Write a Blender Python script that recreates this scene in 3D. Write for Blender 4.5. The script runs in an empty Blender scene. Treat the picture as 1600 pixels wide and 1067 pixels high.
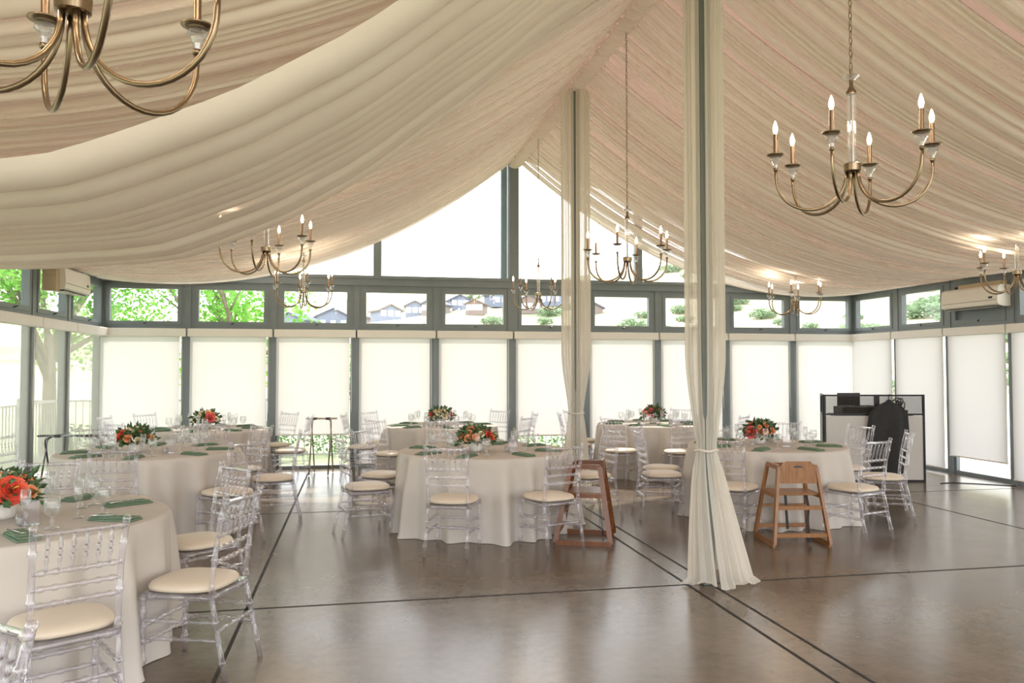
import bpy, math, random
from mathutils import Vector, Matrix
PI = math.pi
sin, cos = math.sin, math.cos
scene = bpy.context.scene
COL = scene.collection
R_ = random.Random(7)

# ------------------------------------------------------------------ materials
def nt(name):
    m = bpy.data.materials.new(name); m.use_nodes = True
    t = m.node_tree; t.nodes.clear()
    out = t.nodes.new('ShaderNodeOutputMaterial')
    return m, t, out
def ramp(t, fac, stops):
    r = t.nodes.new('ShaderNodeValToRGB')
    e = r.color_ramp.elements
    e[0].position, e[0].color = stops[0][0], (*stops[0][1], 1)
    e[1].position, e[1].color = stops[-1][0], (*stops[-1][1], 1)
    for p, c in stops[1:-1]:
        k = e.new(p); k.color = (*c, 1)
    t.links.new(fac, r.inputs[0])
    return r.outputs[0]
def coords(t, scale=(1, 1, 1), kind='Object'):
    tc = t.nodes.new('ShaderNodeTexCoord'); mp = t.nodes.new('ShaderNodeMapping')
    mp.inputs['Scale'].default_value = scale
    t.links.new(tc.outputs[kind], mp.inputs[0]); return mp.outputs[0]
def noise(t, vec, scale, detail=4, rough=.55):
    n = t.nodes.new('ShaderNodeTexNoise'); n.inputs['Scale'].default_value = scale
    n.inputs['Detail'].default_value = detail; n.inputs['Roughness'].default_value = rough
    t.links.new(vec, n.inputs['Vector']); return n.outputs[0]
def bump(t, h, strength, dist=.01):
    b = t.nodes.new('ShaderNodeBump'); b.inputs['Strength'].default_value = strength
    b.inputs['Distance'].default_value = dist
    t.links.new(h, b.inputs['Height']); return b.outputs[0]
def mat(name, c1, c2=None, scale=8, rough=.5, metal=0, stretch=(1, 1, 1), bmp=0, spec=.5, coat=0, emit=None, detail=4, sheen=0):
    m, t, out = nt(name)
    p = t.nodes.new('ShaderNodeBsdfPrincipled'); t.links.new(p.outputs[0], out.inputs[0])
    p.inputs['Roughness'].default_value = rough; p.inputs['Metallic'].default_value = metal
    p.inputs['Specular IOR Level'].default_value = spec; p.inputs['Coat Weight'].default_value = coat
    p.inputs['Sheen Weight'].default_value = sheen
    if c2 is None: c2 = tuple(x * .88 for x in c1)
    n = noise(t, coords(t, stretch), scale, detail)
    t.links.new(ramp(t, n, [(.3, c2), (.7, c1)]), p.inputs['Base Color'])
    if bmp: t.links.new(bump(t, n, bmp), p.inputs['Normal'])
    if emit:
        p.inputs['Emission Color'].default_value = (*emit[0], 1); p.inputs['Emission Strength'].default_value = emit[1]
    return m
def thin_glass(name, tint=(.97, .98, .98), refl=.6, rough=.02, blend=.35, white=0.0, wcol=(1, 1, 1), base=.0, power=2.0):
    m, t, out = nt(name)
    tr = t.nodes.new('ShaderNodeBsdfTransparent'); tr.inputs[0].default_value = (*tint, 1)
    gl = t.nodes.new('ShaderNodeBsdfGlossy'); gl.inputs['Roughness'].default_value = rough
    lw = t.nodes.new('ShaderNodeLayerWeight'); lw.inputs['Blend'].default_value = blend
    mul = t.nodes.new('ShaderNodeMath'); mul.operation = 'MULTIPLY_ADD'
    mul.inputs[1].default_value = refl; mul.inputs[2].default_value = base; mul.use_clamp = True
    pw = t.nodes.new('ShaderNodeMath'); pw.operation = 'POWER'; pw.inputs[1].default_value = power
    lw.inputs['Blend'].default_value = .5
    t.links.new(lw.outputs['Facing'], pw.inputs[0]); t.links.new(pw.outputs[0], mul.inputs[0])
    mx = t.nodes.new('ShaderNodeMixShader'); t.links.new(mul.outputs[0], mx.inputs[0])
    t.links.new(tr.outputs[0], mx.inputs[1]); t.links.new(gl.outputs[0], mx.inputs[2])
    last = mx.outputs[0]
    if white:
        d = t.nodes.new('ShaderNodeBsdfTranslucent'); d.inputs[0].default_value = (*wcol, 1)
        d2 = t.nodes.new('ShaderNodeBsdfDiffuse'); d2.inputs[0].default_value = (*wcol, 1)
        a = t.nodes.new('ShaderNodeMixShader'); t.links.new(d.outputs[0], a.inputs[1]); t.links.new(d2.outputs[0], a.inputs[2])
        a.inputs[0].default_value = .5
        b = t.nodes.new('ShaderNodeMixShader'); b.inputs[0].default_value = white
        t.links.new(last, b.inputs[1]); t.links.new(a.outputs[0], b.inputs[2]); last = b.outputs[0]
    t.links.new(last, out.inputs[0]); return m
def cloth(name, c1, c2=None, transl=.4, alpha_face=1.0, alpha_edge=1.0, weave=0, scale=3, stretch=(1, 1, 1), bunch=None):
    """fabric: diffuse + translucent, see-through between the threads, denser when seen edge-on"""
    m, t, out = nt(name)
    c2 = c2 or c1
    n = noise(t, coords(t, stretch), scale, 3)
    col = ramp(t, n, [(.35, c2), (.65, c1)])
    d = t.nodes.new('ShaderNodeBsdfDiffuse'); s = t.nodes.new('ShaderNodeBsdfTranslucent')
    t.links.new(col, d.inputs[0]); t.links.new(col, s.inputs[0])
    mx = t.nodes.new('ShaderNodeMixShader'); mx.inputs[0].default_value = transl
    t.links.new(d.outputs[0], mx.inputs[1]); t.links.new(s.outputs[0], mx.inputs[2])
    last = mx.outputs[0]
    if weave:
        w = noise(t, coords(t, (1, 1, 1)), 60, 2)
        t.links.new(bump(t, w, weave, .002), d.inputs['Normal'])
    if alpha_face < 1:
        lw = t.nodes.new('ShaderNodeLayerWeight'); lw.inputs['Blend'].default_value = .4
        mr = t.nodes.new('ShaderNodeMapRange'); t.links.new(lw.outputs['Facing'], mr.inputs[0])
        mr.inputs[3].default_value = alpha_face; mr.inputs[4].default_value = alpha_edge
        tr = t.nodes.new('ShaderNodeBsdfTransparent'); m2 = t.nodes.new('ShaderNodeMixShader')
        al = mr.outputs[0]
        if bunch:      # gathered cloth lies in one, two or more layers
            bn = noise(t, coords(t, bunch[0]), bunch[1], 1.5, .5)
            bm = t.nodes.new('ShaderNodeMapRange'); t.links.new(bn, bm.inputs[0])
            bm.inputs[1].default_value = .32; bm.inputs[2].default_value = .50; bm.inputs[3].default_value = bunch[2]; bm.inputs[4].default_value = 1.0
            mm = t.nodes.new('ShaderNodeMath'); mm.operation = 'MULTIPLY'; t.links.new(al, mm.inputs[0]); t.links.new(bm.outputs[0], mm.inputs[1]); al = mm.outputs[0]
        t.links.new(al, m2.inputs[0]); t.links.new(tr.outputs[0], m2.inputs[1]); t.links.new(last, m2.inputs[2])
        last = m2.outputs[0]
    t.links.new(last, out.inputs[0]); return m

M = {}
M['frame'] = mat('painted_frame', (.18, .21, .222), (.16, .188, .20), 3, .45)
M['frame_blue'] = mat('blue_grey_slab', (.24, .35, .42), (.20, .30, .37), 3, .5)
M['white_plastic'] = mat('white_plastic', (.80, .76, .69), (.76, .72, .65), 3, .4)
M['cream_box'] = mat('cream_cassette', (.80, .77, .71), (.76, .73, .67), 3, .5)
M['dark_plastic'] = mat('dark_plastic', (.03, .03, .03), None, 5, .5)
M['tan_board'] = mat('tan_board', (.55, .43, .28), (.45, .34, .2), 3, .6, stretch=(1, 1, 8))
M['glass_pane'] = thin_glass('window_glass', (.98, .99, .99), 1.0, .01, power=5, base=.02)
M['acrylic'] = thin_glass('clear_acrylic', (.955, .945, .975), .95, .04, .45, .07, (.95, .93, .98), base=.06, power=1.7)
M['glassware'] = thin_glass('drinking_glass', (.975, .98, .98), .75, .03, .4, .05, base=.05)
M['crystal'] = thin_glass('crystal', (.93, .94, .95), .8, .03, .5, .10, base=.15)
M['cushion'] = mat('ivory_vinyl', (.66, .565, .45), (.62, .53, .42), 4, .5, sheen=.1)
M['linen'] = cloth('grey_linen', (.66, .61, .56), (.63, .58, .53), .15, weave=.25)
M['napkin'] = mat('sage_napkin', (.15, .225, .145), (.12, .185, .12), 30, .85, bmp=.2)
M['sheer'] = cloth('sheer_ceiling_fabric', (.94, .895, .835), (.92, .86, .79), .18, .80, 1.0, scale=2.5, stretch=(.25, 6, 1), bunch=((.022, 1, .01), 11, .04))
M['sheer_swag'] = cloth('sheer_swag_fabric', (.92, .88, .81), (.90, .84, .77), .30, .82, .98, scale=1.5)
M['sheer_col'] = cloth('sheer_column_fabric', (.86, .815, .735), (.82, .765, .68), .40, .60, .97, scale=3, stretch=(1, 1, .2))
M['blind'] = cloth('blind_fabric', (.71, .70, .695), None, .315)
M['blind_screen'] = cloth('screen_fabric', (.62, .59, .52), None, .5, .42, .42001)
M['brass'] = mat('aged_brass', (.29, .22, .14), (.23, .17, .11), 10, .28, 1)
M['sleeve'] = mat('brass_sleeve', (.28, .19, .12), (.23, .155, .10), 10, .3, .9)
M['bulb'] = mat('lit_bulb', (1, .9, .7), None, 3, .2, emit=((1, .74, .45), 8))
M['wood_dark'] = mat('stained_oak', (.20, .058, .007), (.11, .032, .005), 9, .38, stretch=(6, 6, 1), bmp=.1, coat=.2)
M['wood_light'] = mat('honey_oak', (.31, .135, .038), (.20, .080, .020), 9, .42, stretch=(6, 6, 1), bmp=.1, coat=.15)
M['black_metal'] = mat('black_metal', (.02, .02, .022), None, 5, .4, .5)
M['black_cloth'] = mat('black_cloth', (.018, .017, .017), (.010, .010, .010), 20, .75, bmp=.3, sheen=.2)
M['strap'] = mat('black_webbing', (.015, .015, .02), None, 30, .7)
M['scrim'] = cloth('white_scrim', (.78, .76, .73), None, .35)
M['mesh_scrim'] = cloth('black_mesh', (.05, .045, .04), None, .2, .35, .6)
M['chrome'] = mat('grey_tube', (.22, .22, .24), None, 5, .25, .9)
M['gold_tube'] = mat('champagne_tube', (.52, .45, .36), None, 5, .3, .8)
M['silver'] = mat('flatware_steel', (.75, .74, .72), None, 5, .15, 1)
M['vase'] = mat('white_ceramic', (.75, .72, .68), None, 5, .35)
M['coral'] = mat('coral_petals', (.80, .085, .06), (.86, .16, .07), 14, .6)
M['pink'] = mat('pink_petals', (.80, .10, .14), (.85, .2, .2), 14, .6)
M['peach'] = mat('peach_petals', (.86, .42, .22), (.80, .30, .13), 14, .6)
M['cream'] = mat('cream_petals', (.86, .76, .56), (.80, .68, .42), 14, .6)
M['stamen'] = mat('yellow_stamens', (.85, .45, .08), None, 14, .6)
M['leaf'] = mat('arrangement_leaves', (.075, .15, .055), (.04, .09, .03), 8, .5)
M['column'] = mat('grey_steel_column', (.16, .18, .17), None, 4, .5)
M['ceiling'] = cloth('tan_roof_membrane', (.44, .30, .23), (.40, .265, .20), .17, scale=2)
M['joint'] = mat('dark_joint', (.018, .015, .013), None, 5, .7)
M['rail'] = mat('balcony_rail', (.42, .42, .40), None, 5, .5)
M['paving'] = mat('terrace_paving', (.62, .58, .52), (.52, .48, .43), 2, .9)
M['grass'] = mat('lawn', (.36, .38, .22), (.28, .32, .16), 6, .95, bmp=.3)
M['bark'] = mat('tree_bark', (.30, .24, .19), (.18, .14, .11), 9, .9, stretch=(1, 1, .3), bmp=.4)
M['cable'] = mat('black_cable', (.02, .02, .02), None, 5, .6)
M['house_wall'] = mat('house_wall', (.20, .23, .30), None, .5, .9)
M['house_red'] = mat('house_brick', (.24, .19, .17), None, .5, .9)
M['house_roof'] = mat('house_roof', (.10, .11, .15), None, .5, .9)
M['house_roof2'] = mat('house_roof_brown', (.16, .13, .11), None, .5, .9)
M['house_glass'] = mat('house_window', (.75, .78, .82), None, .5, .3)
def leafmat(name, c1, c2):
    m, t, out = nt(name)
    col = ramp(t, noise(t, coords(t), 2.2, 3), [(.35, c2), (.65, c1)])
    d = t.nodes.new('ShaderNodeBsdfDiffuse'); s = t.nodes.new('ShaderNodeBsdfTranslucent')
    t.links.new(col, d.inputs[0]); t.links.new(col, s.inputs[0])
    mx = t.nodes.new('ShaderNodeMixShader'); mx.inputs[0].default_value = .5
    t.links.new(d.outputs[0], mx.inputs[1]); t.links.new(s.outputs[0], mx.inputs[2]); t.links.new(mx.outputs[0], out.inputs[0])
    return m
M['tree_leaf'] = leafmat('tree_leaves', (.30, .55, .13), (.16, .40, .07))
M['shrub_leaf'] = leafmat('shrub_leaves', (.17, .29, .12), (.10, .20, .08))
M['scrub_leaf'] = leafmat('hill_scrub_leaves', (.24, .33, .20), (.19, .27, .16))
# hill: dry grass with greener folds
m, t, out = nt('dry_hillside'); M['hill'] = m
p = t.nodes.new('ShaderNodeBsdfPrincipled'); p.inputs['Roughness'].default_value = 1; p.inputs['Specular IOR Level'].default_value = 0
n1 = noise(t, coords(t), .035, 8, .65)
t.links.new(ramp(t, n1, [(.36, (.26, .31, .18)), (.48, (.46, .41, .29)), (.7, (.58, .52, .38))]), p.inputs['Base Color'])
t.links.new(p.outputs[0], out.inputs[0])
# polished concrete
m, t, out = nt('polished_concrete'); M['floor'] = m
p = t.nodes.new('ShaderNodeBsdfPrincipled')
co = coords(t)
a = noise(t, co, 1.7, 8, .68); b = noise(t, co, 14, 6, .7)
mixn = t.nodes.new('ShaderNodeMath'); mixn.operation = 'MULTIPLY_ADD'; mixn.inputs[1].default_value = .35
t.links.new(b, mixn.inputs[0])
m2 = t.nodes.new('ShaderNodeMath'); m2.operation = 'MULTIPLY'; m2.inputs[1].default_value = .65
t.links.new(a, m2.inputs[0]); t.links.new(m2.outputs[0], mixn.inputs[2])
t.links.new(ramp(t, mixn.outputs[0], [(.34, (.088, .064, .043)), (.5, (.138, .104, .074)), (.68, (.19, .148, .11))]), p.inputs['Base Color'])
rr = t.nodes.new('ShaderNodeMapRange'); t.links.new(a, rr.inputs[0]); rr.inputs[3].default_value = .15; rr.inputs[4].default_value = .30
t.links.new(rr.outputs[0], p.inputs['Roughness'])
p.inputs['Specular IOR Level'].default_value = .6
t.links.new(bump(t, noise(t, co, 9, 3), .025, .01), p.inputs['Normal'])
t.links.new(p.outputs[0], out.inputs[0])

# ------------------------------------------------------------------ mesh building
class MB:
    def __init__(s): s.v = []; s.f = []
    def add(s, v, f):
        b = len(s.v); s.v.extend(v); s.f.extend(tuple(b + i for i in q) for q in f); return s
    def box(s, x0, x1, y0, y1, z0, z1, mtx=None):
        v = [(x, y, z) for z in (z0, z1) for y in (y0, y1) for x in (x0, x1)]
        if mtx is not None: v = [tuple(mtx @ Vector(q)) for q in v]
        return s.add(v, [(0, 2, 3, 1), (4, 5, 7, 6), (0, 1, 5, 4), (2, 6, 7, 3), (0, 4, 6, 2), (1, 3, 7, 5)])
    def bevbox(s, x0, x1, y0, y1, z0, z1, b=.01, mtx=None):
        # box with rounded vertical outline and chamfered top/bottom
        def ring(z, i):
            pts = []
            for cx, cy, a0 in ((x1 - b, y1 - b, 0), (x0 + b, y1 - b, 90), (x0 + b, y0 + b, 180), (x1 - b, y0 + b, 270)):
                for k in range(4):
                    a = math.radians(a0 + 30 * k); pts.append((cx + (b - i) * cos(a), cy + (b - i) * sin(a), z))
            return pts
        rings = [ring(z0, b * .7), ring(z0 + b * .7, 0), ring(z1 - b * .7, 0), ring(z1, b * .7)]
        v = [q for r in rings for q in r]
        if mtx is not None: v = [tuple(mtx @ Vector(q)) for q in v]
        f = [(i * 16 + j, i * 16 + (j + 1) % 16, (i + 1) * 16 + (j + 1) % 16, (i + 1) * 16 + j) for i in range(3) for j in range(16)]
        f += [tuple(range(15, -1, -1)), tuple(range(48, 64))]
        return s.add(v, f)
    def tube(s, pts, r, n=8, closed=False, caps=True):
        pts = [Vector(p) for p in pts]; N = len(pts)
        rs = r if isinstance(r, (list, tuple)) else [r] * N
        v = []; up = None
        for i, p in enumerate(pts):
            if closed: d = pts[(i + 1) % N] - pts[i - 1]
            else: d = pts[min(i + 1, N - 1)] - pts[max(i - 1, 0)]
            d.normalize()
            if up is None: up = d.orthogonal().normalized()
            else:
                up = up - d * up.dot(d)
                up = up.normalized() if up.length > 1e-6 else d.orthogonal().normalized()
            w = d.cross(up)
            for k in range(n):
                a = 2 * PI * k / n; v.append(tuple(p + (up * cos(a) + w * sin(a)) * rs[i]))
        f = [(i * n + k, i * n + (k + 1) % n, ((i + 1) % N) * n + (k + 1) % n, ((i + 1) % N) * n + k)
             for i in range(N if closed else N - 1) for k in range(n)]
        if caps and not closed: f += [tuple(range(n - 1, -1, -1)), tuple(range((N - 1) * n, N * n))]
        return s.add(v, f)
    def bar(s, a, b, w, h=None, up=(0, 0, 1)):
        a, b = Vector(a), Vector(b); h = h or w; d = (b - a).normalized(); u = Vector(up)
        sd = d.cross(u)
        if sd.length < 1e-4: sd = d.cross(Vector((1, 0, 0)))
        sd.normalize(); u = sd.cross(d).normalized()
        v = [tuple(p + sd * (w / 2 * i) + u * (h / 2 * j)) for p in (a, b) for j in (-1, 1) for i in (-1, 1)]
        return s.add(v, [(0, 2, 3, 1), (4, 5, 7, 6), (0, 1, 5, 4), (2, 6, 7, 3), (0, 4, 6, 2), (1, 3, 7, 5)])
    def lathe(s, prof, n=16, c=(0, 0, 0), mtx=None):
        v = [(c[0] + r * cos(2 * PI * k / n), c[1] + r * sin(2 * PI * k / n), c[2] + z) for r, z in prof for k in range(n)]
        if mtx is not None: v = [tuple(mtx @ Vector(q)) for q in v]
        f = [(i * n + k, i * n + (k + 1) % n, (i + 1) * n + (k + 1) % n, (i + 1) * n + k) for i in range(len(prof) - 1) for k in range(n)]
        if prof[0][0] > 1e-5: f.append(tuple(range(n - 1, -1, -1)))
        if prof[-1][0] > 1e-5: f.append(tuple(range((len(prof) - 1) * n, len(prof) * n)))
        return s.add(v, f)
    def grid(s, fn, nu, nv, wrap=False):
        v = [tuple(fn(i / nu, j / nv)) for i in range(nu if wrap else nu + 1) for j in range(nv + 1)]
        m = nv + 1; n = nu
        f = [(i * m + j, ((i + 1) % n if wrap else i + 1) * m + j, ((i + 1) % n if wrap else i + 1) * m + j + 1, i * m + j + 1) for i in range(nu) for j in range(nv)]
        return s.add(v, f)
    def poly(s, pts, y0, y1):
        """prism of an outline given in x,z between y0 and y1"""
        n = len(pts)
        v = [(x, y0, z) for x, z in pts] + [(x, y1, z) for x, z in pts]
        f = [tuple(range(n)), tuple(range(2 * n - 1, n - 1, -1))] + [(i, n + i, n + (i + 1) % n, (i + 1) % n) for i in range(n)]
        return s.add(v, f)
    def make(s, name, m, parent=None, smooth=False, auto=False, loc=None, **props):
        me = bpy.data.meshes.new(name); me.from_pydata(s.v, [], s.f); me.validate()
        me.materials.append(M[m] if isinstance(m, str) else m)
        if smooth:
            me.polygons.foreach_set('use_smooth', [True] * len(me.polygons))
            if auto:
                me.set_sharp_from_angle(angle=math.radians(40))
        me.update()
        o = bpy.data.objects.new(name, me); COL.objects.link(o)
        if parent: o.parent = parent
        if loc: o.location = loc
        for k, v in props.items(): o[k] = v
        return o

def thing(name, label, cat, loc=(0, 0, 0), rz=0, group=None, kind=None):
    o = bpy.data.objects.new(name, None); COL.objects.link(o); o.empty_display_size = .1
    o.location = loc; o.rotation_euler = (0, 0, rz); o['label'] = label; o['category'] = cat
    if group: o['group'] = group
    if kind: o['kind'] = kind
    return o
def tag(o, label, cat, group=None, kind=None):
    o['label'] = label; o['category'] = cat
    if group: o['group'] = group
    if kind: o['kind'] = kind
    return o
def dup(root, loc, rz, label, group=None):
    r = root.copy(); COL.objects.link(r); r.location = loc; r.rotation_euler = (0, 0, rz); r['label'] = label
    if group: r['group'] = group
    for ch in root.children:
        c = ch.copy(); COL.objects.link(c); c.parent = r
        for g in ch.children:
            d = g.copy(); COL.objects.link(d); d.parent = c
    return r

# ------------------------------------------------------------------ camera
cam = bpy.data.cameras.new('camera'); co_ = bpy.data.objects.new('camera', cam); COL.objects.link(co_)
cam.sensor_width = 36; cam.lens = 1240 / 1600 * 36; cam.clip_end = 2000; cam.clip_start = .05
co_.location = (0, 0, 1.6); co_.rotation_euler = (math.radians(91.94), 0, math.radians(-11.15))
scene.camera = co_

# ------------------------------------------------------------------ room constants
XL, XR, YB, YF = -3.84, 9.0, 13.1, -2.6
RX = 2.58                       # ridge line
WID = RX - XL
def roof_z(x): return 5.42 - .325 * abs(x - RX)
def drape_z(s): return 5.08 - .80 * s + .0735 * s * s

# ------------------------------------------------------------------ floor and joints
b = MB(); b.box(XL - .1, XR + .1, YF, YB + .1, -.15, 0)
tag(b.make('floor', 'floor'), 'brown polished concrete floor under all the tables', 'floor', kind='structure')
n_trim = [0]
def trim(mb, m, label, cat='trim', **k):
    n_trim[0] += 1
    return tag(mb.make('trim_%d' % n_trim[0], m, **k), label, cat, kind='structure')
# joints (saw-cut grooves filled dark) - solved from the photograph in floor space
def joint(x0, y0, x1, y1, label, w=.022):
    b = MB(); d = Vector((x1 - x0, y1 - y0, 0)).normalized(); n = Vector((-d.y, d.x, 0)) * w / 2
    p = [Vector((x0, y0, .0015)) - n, Vector((x1, y1, .0015)) - n, Vector((x1, y1, .0015)) + n, Vector((x0, y0, .0015)) + n]
    q = [v - Vector((0, 0, .0012)) for v in p]
    b.add([tuple(v) for v in p + q], [(0, 1, 2, 3), (7, 6, 5, 4), (0, 4, 5, 1), (1, 5, 6, 2), (2, 6, 7, 3), (3, 7, 4, 0)])
    return trim(b, 'joint', label, 'floor joint')
joint(-.70, 2.3, -.70, YB - .1, 'dark floor joint running lengthwise beside the left row of tables')
joint(2.42, 2.3, 2.42, YB - .1, 'left one of the twin dark floor joints under the ridge')
joint(2.60, 2.3, 2.60, YB - .1, 'right one of the twin dark floor joints under the ridge')
joint(6.55, 2.3, 6.55, YB - .1, 'dark floor joint running lengthwise right of the chairs')
joint(XL + .1, 5.57, XR - .1, 5.57, 'dark floor joint crossing the room at the near column')
joint(XL + .1, 9.15, XR - .1, 9.15, 'dark floor joint crossing the room at the rear column', .015)

# ------------------------------------------------------------------ back wall
bays = [XL + (XR - XL) * i / 10 for i in range(11)]
ordw = ['first', 'second', 'third', 'fourth', 'fifth', 'sixth', 'seventh', 'eighth', 'ninth', 'tenth']
n_win = [0]
def frame_ring(mb, x0, x1, z0, z1, w, y0, y1, mtx=None):
    mb.box(x0, x1, y0, y1, z0, z0 + w, mtx); mb.box(x0, x1, y0, y1, z1 - w, z1, mtx)
    mb.box(x0, x0 + w, y0, y1, z0 + w, z1 - w, mtx); mb.box(x1 - w, x1, y0, y1, z0 + w, z1 - w, mtx)
def window(x0, x1, mtx, label, infill=False):
    """window bay along local x (wall plane y=0, room side is -y)"""
    n_win[0] += 1
    w = thing('window_%d' % n_win[0], label, 'window', kind='structure'); w.matrix_world = mtx
    b = MB(); frame_ring(b, x0 + .042, x1 - .042, 2.22, 2.94, .062, -.05, .05)
    b.make('transom_surround', 'frame', w)
    b = MB(); frame_ring(b, x0 + .10, x1 - .10, 2.275, 2.885, .055, -.06, .03); b.make('transom_sash', 'frame', w)
    if infill:
        b = MB(); b.box(x0 + .155, x1 - .155, -.012, .012, 2.325, 2.835); b.make('infill_panel', 'frame', w)
    else:
        b = MB(); b.box(x0 + .155, x1 - .155, -.004, .004, 2.325, 2.835); b.make('transom_pane', 'glass_pane', w)
    b = MB(); xm = (x0 + x1) / 2
    b.box(xm - .035, xm + .035, -.05, -.035, 2.275, 2.292); b.tube([(xm, -.05, 2.285), (xm + .02, -.085, 2.30), (xm + .045, -.09, 2.305)], .008, 6)
    b.make('latch', 'black_metal', w)
    b = MB(); frame_ring(b, x0 + .04, x1 - .04, .0, 2.22, .055, -.03, .03); b.make('lower_frame', 'frame', w)
    b = MB(); b.box(x0 + .095, x1 - .095, -.004, .004, .055, 2.165); b.make('lower_pane', 'glass_pane', w)
    return w
def blind(x0, x1, zb, mtx, label, m='blind', group=None, ztop=2.215, ml=.045, mr=.105, yf=-.11):
    t_ = thing('roller_blind', label, 'blind', group=group); t_.matrix_world = mtx
    b = MB(); b.bevbox(x0 + .012, x1 - .012, -.165, -.075, ztop - .125, ztop, .012); b.make('cassette', 'cream_box', t_)
    b = MB()
    nx = 14
    b.grid(lambda i, j: (x0 + ml + (x1 - x0 - ml - mr) * i, yf, zb + (ztop - .12 - zb) * j), nx, 2)
    b.make('blind_fabric', m, t_, smooth=True)
    b = MB(); b.tube([(x0 + ml, yf, zb), (x1 - mr, yf, zb)], .012, 8); b.make('bottom_bar', 'cream_box', t_)
    b = MB(); b.tube([(x1 - .075, -.10, ztop - .1), (x1 - .07, -.085, 1.2), (x1 - .075, -.10, .9), (x1 - .082, -.10, 1.2), (x1 - .082, -.10, ztop - .1)], .0025, 5)
    b.make('pull_cord', 'white_plastic', t_)
    return t_
MB_back = Matrix.Translation((0, YB, 0))
for i in range(10):
    window(bays[i], bays[i + 1], MB_back, 'grey framed window bay, %s from the left in the back wall' % ordw[i])
    zb = {2: .55, 5: .48}.get(i, .07)
    blind(bays[i], bays[i + 1], zb, MB_back,
          'white roller blind, %s from the left on the back wall%s' % (ordw[i], ', partly raised' if i in (2, 5) else ''), group='roller blinds on the back wall')
for i, x in enumerate(bays):
    w = .085 if i == 5 else (.075 if i in (0, 10) else .045)
    b = MB(); b.box(x - w, x + w, YB - .07, YB + .07, 0, 2.95)
    trim(b, 'frame', 'grey upright post, %s between the back wall windows counted from the left' % (['corner one on the left'] + ordw[:9] + ['corner one on the right'])[i], 'post')
b = MB(); b.box(XL - .08, XR + .08, YB - .10, YB + .10, 2.94, 3.10); b.box(XL - .08, XR + .08, YB - .13, YB + .08, 3.05, 3.10)
trim(b, 'frame', 'long grey beam across the back wall under the gable glass', 'beam')
# gable
def gz(x): return roof_z(x) - .12
b = MB()
for xa, xb in ((XL, RX), (RX, XR)):
    b.bar((xa, YB, gz(xa)), (xb, YB, gz(xb)), .16, .14)
trim(b, 'frame', 'sloping grey rafters edging the gable of the back wall', 'rafter')
b = MB(); b.box(RX - .07, RX + .09, YB - .16, YB + .06, 3.10, gz(RX)); trim(b, 'frame', 'tall grey post in the middle of the gable', 'post')
b = MB(); b.box(RX - .19, RX - .09, YB - .04, YB + .06, 3.10, gz(RX)); trim(b, 'frame_blue', 'pale blue grey strip left of the tall gable post', 'post')
for sx, wd in ((-1, 'left'), (1, 'right')):
    x = RX + sx * 2.24
    b = MB(); b.box(x - .065, x + .065, YB - .05, YB + .05, 3.10, gz(x)); trim(b, 'frame', 'short grey gable mullion on the %s' % wd, 'post')
    n_win[0] += 1
    b = MB(); xa = XL if sx < 0 else XR
    pts = [(xa, 3.1), (RX, 3.1), (RX, gz(RX)), (xa, gz(xa))]
    b.poly(pts, YB - .004, YB + .004)
    tag(b.make('window_%d' % n_win[0], 'glass_pane'), 'triangular gable glass on the %s of the tall post' % wd, 'window', kind='structure')

# ------------------------------------------------------------------ side walls
for side, X, sgn, first in (('left', XL, 1, 11.62), ('right', XR, -1, 11.87)):
    ys = [YB, first]
    while ys[-1] > YF + 1.3: ys.append(ys[-1] - 1.2)
    # local x axis along the wall, room on -y
    for i in range(len(ys) - 1):
        ya, yb = ys[i], ys[i + 1]
        L = ya - yb
        if side == 'left':      # room is +X : local -y -> +X ; local x -> +Y
            mtx = Matrix.Translation((X, yb, 0)) @ Matrix.Rotation(PI / 2, 4, 'Z')
        else:
            mtx = Matrix.Translation((X, ya, 0)) @ Matrix.Rotation(-PI / 2, 4, 'Z')
        inf = (side == 'right' and i == 2)
        window(0, L, mtx, 'grey framed window bay number %d from the back corner in the %s wall' % (i + 1, side), inf)
        if side == 'right' and i < 5:
            blind(0, L, .28 if i == 2 else .07, mtx, 'white roller blind over window %s from the back corner, right wall%s' % (ordw[i], ', stopping above the sill' if i == 2 else ''), group='roller blinds on the right wall', ml=.05, mr=.05)
        if side == 'left' and i < 5:
            blind(0, L, .12, mtx, 'see-through screen blind over window %s from the back corner, left wall' % ordw[i], 'blind_screen', group='roller blinds on the left wall', ml=.055, mr=.055, yf=-.046)
        b = MB(); b.box(X - .06, X + .06, yb - .05, yb + .05, 0, 2.95)
        trim(b, 'frame', 'grey upright post %d from the back corner along the %s wall' % (i + 1, side), 'post')
    b = MB(); b.box(X - .09, X + .09, YF, YB - .1, 2.94, 3.13)
    trim(b, 'frame', 'long grey eaves beam along the %s wall' % side, 'beam')

# ------------------------------------------------------------------ roof
for sx, wd in ((-1, 'left'), (1, 'right')):
    xe = XL - .5 if sx < 0 else XR + .5
    b = MB()
    v = [(RX, YF, roof_z(RX)), (xe, YF, roof_z(xe)), (xe, YB + .25, roof_z(xe)), (RX, YB + .25, roof_z(RX))]
    b.add(v, [(0, 1, 2, 3)])
    tag(b.make('ceiling' if sx < 0 else 'ceiling.001', 'ceiling'), 'tan tent roof membrane above the %s drapes' % wd, 'ceiling', kind='structure')

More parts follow.
